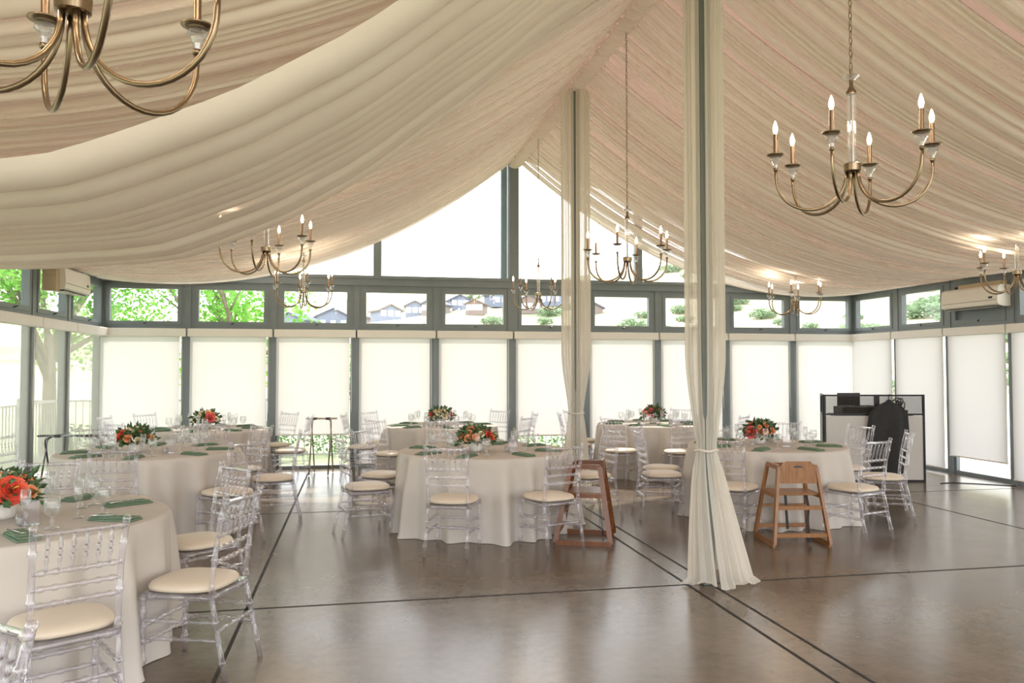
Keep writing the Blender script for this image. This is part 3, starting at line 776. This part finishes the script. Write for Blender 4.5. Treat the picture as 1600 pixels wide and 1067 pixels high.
# ------------------------------------------------------------------ chandeliers
def chandelier(X, Y, hz, rot, label, ztop):
    t_ = thing('chandelier', label, 'chandelier', (X, Y, hz), 0, 'brass candle chandeliers')
    b = MB(); b.lathe([(0, -.02), (.030, -.02), (.043, -.014), (.045, .022), (.040, .026), (0, .026)], 24); b.make('hub', 'brass', t_, smooth=True, auto=True)
    b = MB(); b.lathe([(.022, .026), (.022, .40), (.0, .40)], 16); b.make('glass_stem', 'crystal', t_, smooth=True, auto=True)
    b = MB(); b.lathe([(0, .026), (.007, .026), (.007, .40), (0, .40)], 8); b.lathe([(0, .398), (.024, .398), (.026, .41), (.018, .425), (.010, .44), (.010, .475), (0, .475)], 16)
    b.lathe([(0, .49), (.008, .49), (.008, .535), (0, .535)], 8); b.make('stem_rod', 'brass', t_, smooth=True, auto=True)
    b = MB(); b.lathe([(0, .472), (.022, .476), (.044, .492), (.022, .506), (0, .508)], 10); b.make('crystal_disc', 'crystal', t_)
    # chain
    b = MB(); z = .55; i = 0
    while hz + z < ztop - .01:
        a = PI / 2 * (i % 2)
        b.tube([(cos(a) * cos(q_ * PI / 5) * .008, sin(a) * cos(q_ * PI / 5) * .008, z + sin(q_ * PI / 5) * .021) for q_ in range(10)], .0024, 5, closed=True)
        z += .034; i += 1
    b.make('chain', 'brass', t_, smooth=True)
    for a in (0, 44, 112, 180, 224, 292):
        a = math.radians(-a - rot - 11.15); c, s = cos(a), sin(a)
        def P(r, z): return (c * r, s * r, z)
        b = MB(); pts = []
        for q_ in range(19):
            th = PI * q_ / 18
            pts.append(P(.208 - .178 * cos(th), -.02 - .19 * sin(th) ** .95))
        pts.append(P(.386, .02)); b.tube(pts, .0085, 8); b.lathe([(0, .012), (.013, .012), (.013, .026), (0, .026)], 12, P(.386, 0))
        arm = b.make('arm', 'brass', t_, smooth=True)
        x, y, _ = P(.386, 0)
        b = MB(); b.lathe([(0, .02), (.009, .02), (.013, .045), (.020, .062), (.030, .072), (.024, .084), (.012, .09), (0, .09)], 10, (x, y, 0)); b.make('crystal_cup', 'crystal', arm)
        b = MB(); b.lathe([(0, .088), (.03, .089), (.046, .097), (.047, .101), (.028, .094), (0, .094)], 20, (x, y, 0)); b.make('drip_pan', 'brass', arm, smooth=True)
        b = MB(); b.lathe([(0, .094), (.0115, .094), (.0115, .212), (0, .212)], 12, (x, y, 0)); b.make('candle_sleeve', 'sleeve', arm, smooth=True, auto=True)
        b = MB(); b.lathe([(0, .212), (.007, .213), (.013, .232), (.0135, .246), (.009, .266), (.003, .283), (0, .287)], 12, (x, y, 0)); b.make('bulb', 'bulb', arm, smooth=True)
        L_ = bpy.data.lights.get('candle_bulb_light') or bpy.data.lights.new('candle_bulb_light', 'POINT')
        L_.energy = 2; L_.color = (1, .80, .58); L_.shadow_soft_size = .03
        lo = bpy.data.objects.new('bulb_light', L_); COL.objects.link(lo); lo.parent = t_; lo.location = (x, y, .33)
    return t_
HZ = 2.66
def dz(x, y): return drape_z(abs(x - RX)) - .15
chandelier(RX, 3.75, HZ, 15, 'large brass chandelier on a long chain, right of the near column', 4.98)
chandelier(RX + .02, 7.36, HZ, 0, 'brass chandelier on a long chain between the two draped columns', 4.98)
chandelier(RX, 11.12, HZ, 20, 'brass chandelier hanging before the gable post', 4.96)
chandelier(-.79, 7.35, HZ, -22, 'brass chandelier whose top disappears behind the cream swag', dz(-.79, 7))
chandelier(-.70, 11.09, HZ - .02, -44, 'small-looking brass chandelier furthest back in the left row', dz(-.70, 11))
chandelier(-.715, 2.18, 2.525, 6, 'huge-looking brass chandelier cut off by the top left corner', dz(-.68, 2))
chandelier(6.62, 11.10, HZ - .02, 5, 'brass chandelier hanging before the right end of the back wall', dz(6.62, 11))
chandelier(7.0, 7.32, HZ - .03, 60, 'brass chandelier cut off by the right edge of the picture', dz(7, 7))

# ------------------------------------------------------------------ high chairs
def high_chair(loc, rz, m, label):
    t_ = thing('wooden_high_chair', label, 'high chair', loc, rz)
    # faces +y; back at -y
    for s in (-1, 1):
        b = MB()
        bf, bb, tb, tf = Vector((s * .255, .25, .022)), Vector((s * .255, -.25, .022)), Vector((s * .175, -.15, .70)), Vector((s * .175, .12, .70))
        for a, c in ((bf, bb), (bb, tb), (tb, tf), (tf, bf)): b.bar(a, c, .026, .044, up=(s, 0, .1) if False else (0, .3, 1) if abs((c - a).z) < .1 else (0, 1, 0))
        am, cm = bb.lerp(tb, .62), bf.lerp(tf, .62); b.bar(am, cm, .024, .04)
        b.make('side_frame', m, t_)
    def cross(y, z, f_=1.0, h=.036, w=.02, nm='rung'):
        X = .255 - .08 * z / .70
        b = MB(); b.bar((-X, y, z), (X, y, z), w, h); b.make(nm, m, t_)
    cross(-.235, .10); cross(-.20, .34); cross(.235, .10); cross(.19, .30, nm='foot_rest', h=.02, w=.06)
    b = MB(); b.bevbox(-.185, .185, -.16, .15, .445, .465, .008); b.make('seat', m, t_)
    # backrest with clipped corners and handle slot
    b = MB(); z0, z1 = .555, .755
    out_ = [(-.185, z0), (.185, z0), (.17, .69), (.115, z1), (-.115, z1), (-.17, .69)]
    y0, y1 = -.175, -.157
    b.poly(out_, y0, y1); b.make('backrest', m, t_)
    b = MB(); b.poly([(-.05, .705), (-.03, .698), (.03, .698), (.05, .705), (.02, .716), (-.02, .716)], y0 - .0015, y1 + .0015); b.make('handle_slot', 'dark_plastic', t_)
    b = MB(); b.bar((-.17, .13, .69), (.17, .13, .69), .022, .04); b.make('front_bar', m, t_)
    for s in (-1, 1):
        b = MB(); x = s * .10
        pts = [(x, -.10, .444), (x + .01, -.13, .33), (x - .005, -.14, .2), (x + .01, -.15, .06)] if s > 0 else [(x, -.12, .444), (x, -.14, .3), (x + .01, -.14, .14)]
        for a, c in zip(pts, pts[1:]): b.bar(a, c, .024, .003, up=(0, 1, 0))
        if s > 0: b.box(x - .008, x + .028, -.16, -.145, .02, .07)
        b.make('strap', 'strap', t_)
    return t_
high_chair((2.12, 7.20, 0), math.radians(68), 'wood_dark', 'dark stained wooden high chair in front of the rear column')
high_chair((3.98, 6.78, 0), math.radians(-9), 'wood_light', 'light wooden high chair facing the front table on the right')

# ------------------------------------------------------------------ tray stands
def tray_stand(loc, rz, L, H, m, label):
    t_ = thing('folding_tray_stand', label, 'tray stand', loc, rz)
    for s in (-1, 1):
        b = MB(); b.tube([(-L / 2, s * .03, H), (-L / 2 + .0, s * .03, H), (L / 2, s * .03, H)], .012, 8)
        b.make('top_rail', m, t_, smooth=True)
        for e in (-1, 1):
            b = MB(); x = e * (L / 2 - .09)
            b.tube([(x * .8, s * .03, H - .004), (x, s * .03, H - .04), (x * 1.02, s * .02, H - .09), (x, -s * .20, .012), ], .011, 8)
            b.make('leg', m, t_, smooth=True)
    for e in (-1, 1):
        b = MB(); b.box(e * L * .22 - .03, e * L * .22 + .03, -.048, .048, H - .018, H + .016); b.make('strap', 'dark_plastic', t_)
    return t_
tray_stand((-3.28, 10.30, 0), math.radians(-6), .80, .80, 'chrome', 'dark tubular folding tray stand beside the left wall windows')
tray_stand((-.50, 12.40, 0), math.radians(-9), .46, .84, 'gold_tube', 'champagne coloured folding tray stand before the raised back blind')

# ------------------------------------------------------------------ dj booth
dj = thing('booth_facade', 'black framed screen with white scrim panels in the right rear corner', 'booth screen', (7.20, 10.05, 0), math.radians(-11))
Wd = .70
b = MB()
for x in (-Wd, 0.02, .06, Wd): b.box(x - .014, x + .014, -.014, .014, 0, 1.23)
for z in (.014, .95, 1.216):
    b.box(-Wd, .02, -.012, .012, z - .013, z + .013); b.box(.06, Wd, -.012, .012, z - .013, z + .013)
b.make('frame', 'black_metal', dj)
for xa, xb in ((-Wd + .01, .01), (.07, Wd - .01)):
    b = MB(); b.box(xa, xb, -.003, .003, .03, .93); b.make('scrim_panel', 'scrim', dj)
    b = MB(); b.box(xa, xb, -.002, .002, .965, 1.20); b.make('mesh_panel', 'mesh_scrim', dj)
b = MB(); q = Matrix.Translation((-Wd - .02, 0, 0)) @ Matrix.Rotation(math.radians(71), 4, 'Z')
for x in (0.02, .62): b.box(x - .014, x + .014, -.014, .014, 0, 1.23, q)
for z in (.014, .95, 1.216): b.box(0.02, .62, -.012, .012, z - .013, z + .013, q)
b.make('side_frame', 'black_metal', dj)
b = MB(); b.box(.03, .61, -.003, .003, .03, .93, q); b.make('scrim_panel', 'scrim', dj)
tb = thing('equipment_table', 'black table behind the white scrim screen', 'table', (7.46, 10.52, 0), math.radians(-11))
b = MB(); b.box(-.52, .52, -.25, .25, .90, .93); b.make('tabletop', 'dark_plastic', tb)
for sx in (-1, 1):
    for sy in (-1, 1):
        b = MB(); b.tube([(sx * .47, sy * .21, 0), (sx * .47, sy * .21, .90)], .014, 8); b.make('leg', 'black_metal', tb)
cq = thing('dj_controller', 'black mixing controller with knobs behind the screen', 'mixer', (7.25, 10.48, .931), math.radians(-11))
b = MB(); b.bevbox(-.30, .30, -.17, .17, 0, .11, .012); b.make('body', 'dark_plastic', cq)
for i in range(5):
    b = MB(); b.lathe([(0, .11), (.014, .11), (.012, .135), (0, .135)], 12, (-.22 + .11 * i, -.08, 0)); b.make('knob', 'chrome', cq)
for s in (-1, 1):
    b = MB(); b.lathe([(0, .11), (.085, .11), (.082, .125), (0, .125)], 24, (s * .17, .06, 0)); b.make('jog_wheel', 'chrome', cq)
lp = thing('laptop', 'black laptop screen standing up behind the screen panel', 'laptop', (7.27, 10.71, .931), math.radians(-11))
b = MB(); b.box(-.17, .17, -.05, .05, 0, .012); b.make('keyboard_base', 'dark_plastic', lp)
b = MB(); b.box(-.17, .17, .04, .052, .012, .30); b.make('screen', 'dark_plastic', lp)
ht = thing('cable_heap', 'heap of black cables and headphones at the right of the booth', 'cables', (7.80, 10.36, .931), 0)
b = MB(); rg = random.Random(3)
for i in range(7):
    r = rg.uniform(.05, .09); c = Vector((rg.uniform(-.07, .07), rg.uniform(-.05, .05), .10 + rg.uniform(-.02, .06))); n_ = Vector((rg.uniform(-1, 1), rg.uniform(-1, 1), rg.uniform(-.3, 1))).normalized()
    u = n_.orthogonal().normalized(); w = n_.cross(u)
    b.tube([tuple(c + u * cos(k * PI / 10) * r + w * sin(k * PI / 10) * r) for k in range(20)], .008, 6, closed=True)
b.box(-.12, .12, -.08, .08, 0, .06); b.make('coils', 'dark_plastic', ht)
# black garment cover hanging on the screen
gc = thing('garment_cover', 'black cloth cover hanging over the front of the white scrim screen', 'cover', (7.36, 9.955, 0), math.radians(-11))
def gfn(i, j):
    # i around, j from top to bottom
    z = 1.16 - 1.03 * j + (.02 * sin(i * 6.28 * 2) if j > .9 else 0)
    hw = lerp_tab([(0, .025), (.035, .06), (.06, .13), (.10, .20), (.20, .275), (.45, .30), (.7, .27), (1, .235)], j)
    th = 2 * PI * i; fold = .016 * sin(5 * th + 1 + 2 * j) + .010 * sin(8 * th - 3 * j)
    d = (.035 + fold) * (.4 + .6 * min(1, j * 3)) + .004
    return (cos(th) * hw - .05 * j, -abs(sin(th)) ** .6 * math.copysign(1, sin(th)) * d * .9 - .015, z)
b = MB(); b.grid(gfn, 90, 30, wrap=True); b.make('cloth_body', 'black_cloth', gc, smooth=True)
b = MB(); b.tube([(0, -.01, 1.14), (0, -.01, 1.20), (.02, 0, 1.235), (.035, .02, 1.22)], .006, 6); b.make('hanger_hook', 'black_metal', gc)
b = MB(); pts = [(7.98, 9.72, .006), (8.15, 9.75, .006), (8.4, 9.62, .006), (8.62, 9.45, .006), (8.8, 9.3, .006)]
b.tube(pts, .006, 6); tag(b.make('power_cable', 'cable', smooth=True), 'thin black cable on the floor from the booth to the right wall', 'cable')

# ------------------------------------------------------------------ outside
b = MB(); b.box(XL - 9, XR + 14, YB + .1, YB + 1.0, -.22, -.06)
tag(b.make('terrace_paving', 'paving'), 'pale terrace paving outside the back windows', 'terrace', kind='structure')
b = MB(); b.box(XL - 1.3, XL - .1, YF, YB + .1, -.22, -.06)
tag(b.make('side_paving', 'paving'), 'pale path outside the left windows', 'path', kind='structure')
b = MB(); b.box(XR + .1, XR + 5, YF, YB + .1, -.22, -.06)
tag(b.make('side_paving.001', 'paving'), 'pale path outside the right windows', 'path', kind='structure')
def crest(az):   # tan elevation of the crest against azimuth (deg, + right of the ridge direction)
    return lerp_tab([(-60, .05), (-25, .055), (-3, .080), (2, .094), (13.5, .112), (18, .123), (25, .135), (40, .15), (75, .13)], az)
def hill_h(x, y):
    r = math.hypot(x, y); az = math.degrees(math.atan2(x, y))
    if y < 0 and abs(az) > 100: return -1.5
    c = crest(max(-60, min(75, az))) * 260
    u = max(0, min(1, (r - 45) / 215)); 
    h = -1.2 + (c + 1.6 + 1.2) * (u ** 1.6) if r < 260 else c + 1.6 - (r - 260) * .15
    h += (2.2 * sin(x * .05 + 1.3) * cos(y * .043) + 1.2 * sin(x * .11 - y * .07)) * u * (1 - max(0, (u - .8) * 5) * .8)
    return h
b = MB()
def hf(i, j):
    az = math.radians(-75 + 160 * i); r = 24 * (400 / 24) ** j; x, y = sin(az) * r, cos(az) * r
    return (x, y, hill_h(x, y))
b.grid(hf, 110, 60)
tag(b.make('hillside', 'hill', smooth=True), 'dry grassy hillside rising behind the houses', 'hill', kind='structure')
b = MB(); b.box(-45, 60, YB - 60, 32, -1.0, -.20)
tag(b.make('lawn', 'grass'), 'bright green lawn around the building', 'lawn', kind='structure')
def railing(x0, y0, x1, y1, label):
    t_ = thing('balcony_railing', label, 'railing', (x0, y0, -.2), math.atan2(y1 - y0, x1 - x0)); L = math.hypot(x1 - x0, y1 - y0)
    for z in (.14, 1.20):
        b = MB(); b.box(0, L, -.02, .02, z - .018, z + .018); b.make('rail', 'rail', t_)
    n = int(L / .12)
    b = MB()
    for i in range(n + 1):
        if i % 16: b.box(i * .12 - .008, i * .12 + .008, -.008, .008, .158, 1.182)
    b.make('pickets', 'rail', t_, kind='stuff')
    for i in range(0, n + 1, 16):
        b = MB(); b.box(i * .12 - .022, i * .12 + .022, -.022, .022, 0, 1.25); b.make('post', 'rail', t_)
railing(-6.0, 15.9, 12.5, 15.9, 'thin metal railing beyond the lawn strip behind the back windows')
railing(-5.35, 1.0, -5.35, 15.8, 'thin metal railing outside the left wall windows')
def leaf_cloud(mb, rg, c, r, n, size, flat=.8):
    for i in range(n):
        d = Vector((rg.gauss(0, 1), rg.gauss(0, 1), rg.gauss(0, 1))).normalized() * (rg.random() ** .4)
        p = Vector(c) + Vector((d.x * r, d.y * r, d.z * r * flat))
        u = Vector((rg.uniform(-1, 1), rg.uniform(-1, 1), rg.uniform(-.6, .6))).normalized(); w = u.cross(Vector((rg.uniform(-1, 1), rg.uniform(-1, 1), rg.uniform(-1, 1)))).normalized()
        s = size * rg.uniform(.6, 1.3)
        mb.add([tuple(p - u * s), tuple(p + w * s * .5), tuple(p + u * s), tuple(p - w * s * .5)], [(0, 1, 2, 3)])
def tree(x, y, h, cr, seed, label, n=2600, lean=0):
    rg = random.Random(seed); t_ = thing('leafy_tree', label, 'tree', (x, y, -.21), 0, 'trees outside the left windows')
    b = MB(); crown = []
    top = Vector((lean, 0, h * .45)); b.tube([(0, 0, 0), (lean * .3, .05, h * .2), tuple(top)], [.17, .14, .11], 8)
    for i in range(9):
        a = rg.uniform(0, 6.28); e = Vector((lean + cos(a) * cr * rg.uniform(.4, .85), sin(a) * cr * rg.uniform(.4, .85), h * rg.uniform(.35, .95)))
        st = Vector((0, 0, 0)).lerp(top, rg.uniform(.55, 1)); mid = st.lerp(e, .5) + Vector((rg.uniform(-.2, .2), rg.uniform(-.2, .2), .15))
        b.tube([tuple(st), tuple(mid), tuple(e)], [.075, .05, .02], 6); crown.append(e)
        for _ in range(3):
            e2 = mid.lerp(e, rg.uniform(.2, 1)) + Vector((rg.uniform(-.7, .7), rg.uniform(-.7, .7), rg.uniform(-.2, .6))); b.tube([tuple(mid), tuple(e2)], [.03, .01], 5); crown.append(e2)
    b.make('trunk', 'bark', t_, smooth=True)
    b = MB()
    for e in crown: leaf_cloud(b, rg, e, cr * .36, n // len(crown), .065)
    b.make('crown', 'tree_leaf', t_)
tree(-6.3, 18.2, 5.6, 2.6, 1, 'green leafy tree beyond the back left corner, left of two', 9500)
tree(-2.9, 18.9, 5.0, 2.5, 2, 'green leafy tree behind the third window of the back wall', 7500, .1)
tree(-8.2, 14.2, 5.8, 2.6, 3, 'branching tree outside the left wall near the back corner', 4200, .3)
tree(-8.8, 10.2, 5.6, 2.7, 4, 'branching tree outside the left wall at the picture edge', 4200, -.2)
tree(-12.0, 17.5, 6.4, 3.4, 6, 'big tree far outside the back left corner', 5000)
tree(-12.6, 11.8, 6.2, 3.4, 7, 'big tree far outside the left wall', 5000)
tree(-8.6, 5.8, 5.4, 2.5, 5, 'tree outside the left wall beyond the picture edge', 2500)
rg = random.Random(77)
for i in range(15):
    x = -5.5 + i * 1.25; t_ = thing('garden_shrub', 'rounded green shrub behind the railing, %s' % ('number %d from the left end' % (i + 1)), 'shrub', (x, 16.9 + rg.uniform(-.2, .3), -.2), group='shrubs behind the railing')
    b = MB(); leaf_cloud(b, rg, (0, 0, .38), .62, 420, .05, .6)
    b.make('foliage', 'shrub_leaf', t_)
    b = MB(); b.tube([(0, 0, 0), (0, 0, .4)], .03, 6); b.make('stem', 'bark', t_)
# houses on the hill foot
def house(az, r, w, d, h, wm, rm, label, rot=0):
    x, y = sin(math.radians(az)) * r, cos(math.radians(az)) * r; z = hill_h(x, y) - .5
    t_ = thing('hillside_house', label, 'house', (x, y, z), math.radians(-az + rot), 'houses at the foot of the hill')
    b = MB(); b.box(-w / 2, w / 2, -d / 2, d / 2, 0, h); b.poly([(-w / 2, h), (w / 2, h), (0, h + w * .22)], -d / 2, d / 2); b.make('walls', wm, t_)
    b = MB()
    for s in (-1, 1): b.bar((s * (w / 2 + .5), 0, h - .25), (0, 0, h + w * .22 + .1), d + .8, .3)
    b.make('roof', rm, t_)
    for i in range(3):
        for lv in range(2):
            b = MB(); xx = -w / 3 + i * w / 3; zz = 1.2 + lv * 2.6
            if zz + 1.3 < h + .3: b.box(xx - .6, xx + .6, -d / 2 - .06, -d / 2 + .02, zz, zz + 1.3); b.make('window', 'house_glass', t_)
HS = [(-4.0, 175, 6, 7, 3.4, 0), (-1.7, 190, 7, 7, 3.6, 0), (.2, 192, 4.0, 7, 2.6, 1), (2.1, 178, 5.0, 6, 2.6, 0), (4.2, 196, 4.5, 6, 3.0, 0), (5.7, 190, 4.5, 7, 2.8, 1), (7.2, 200, 4.5, 7, 2.8, 0), (8.6, 186, 4, 6, 2.8, 1), (10.2, 200, 5.5, 6, 3.4, 0), 
      (12.4, 190, 5, 6, 3.4, 1), (14.2, 200, 5.5, 6, 3.6, 0), (16.6, 175, 5, 6, 1.8, 1)]
for i, (az, r, w, d, h, c) in enumerate(HS):
    house(az, r, w, d, h, ('house_wall', 'house_red')[c], ('house_roof', 'house_roof2')[(c + i // 3) % 2], '%s gabled house at the hill foot, number %d from the left' % (('grey', 'brown')[c], i + 1), (i * 37) % 60 - 30)
rg = random.Random(5)
n = 0
SPOT = [(sin(math.radians(h_[0])) * h_[1], cos(math.radians(h_[0])) * h_[1]) for h_ in HS]
for i in range(260):
    az = rg.uniform(-2, 58); r = rg.uniform(60, 230)
    if az < 9 and rg.random() < .5: continue
    x, y = sin(math.radians(az)) * r, cos(math.radians(az)) * r; z = hill_h(x, y)
    if any((x - a) ** 2 + (y - b_) ** 2 < 64 for a, b_ in SPOT): continue
    SPOT.append((x, y))
    if True:
        if n < 4:
            b = MB(); leaf_cloud(b, rg, (0, 0, 1.2), 2.4, 500, .32, .55)
            sc = b.make('hill_scrub', 'scrub_leaf'); tag(sc, 'grey green scrub bush dotted over the dry hillside', 'bush', 'scrub bushes on the hillside')
            if n == 0: SC = []
            SC.append(sc)
        else:
            sc = SC[n % 4].copy(); COL.objects.link(sc)
        s = rg.uniform(.5, 1.3); sc.location = (x, y, z); sc.scale = (s * 1.3, s, s * .8); sc.rotation_euler = (0, 0, rg.uniform(0, 6)); n += 1

# ------------------------------------------------------------------ light
w = bpy.data.worlds.new('sky'); scene.world = w; w.use_nodes = True
t = w.node_tree; bg = t.nodes['Background']
tc = t.nodes.new('ShaderNodeTexCoord'); sp = t.nodes.new('ShaderNodeSeparateXYZ'); t.links.new(tc.outputs['Generated'], sp.inputs[0])
t.links.new(ramp(t, sp.outputs[2], [(0, (1.0, .99, .97)), (.35, (.97, .98, 1.0)), (1, (.80, .88, 1.0))]), bg.inputs[0])
bg.inputs[1].default_value = 3.2
sun = bpy.data.lights.new('sun', 'SUN'); sun.energy = 5; sun.angle = math.radians(.6); sun.color = (1, .92, .80)
so = bpy.data.objects.new('sun', sun); COL.objects.link(so)
so.rotation_euler = Vector((-.12, -1.0, -1.12)).to_track_quat('-Z', 'Y').to_euler()

vs = scene.view_settings
scene.display_settings.display_device = 'sRGB'
vs.view_transform = 'Standard'; vs.look = 'None'; vs.gamma = 1; vs.exposure = 0.5
try: vs.use_curve_mapping = False
except Exception: pass
cy_ = scene.cycles
cy_.use_denoising = True
cy_.max_bounces = 10; cy_.diffuse_bounces = 5; cy_.glossy_bounces = 4; cy_.transmission_bounces = 6; cy_.transparent_max_bounces = 28
cy_.sample_clamp_indirect = 6; cy_.caustics_reflective = False; cy_.caustics_refractive = False
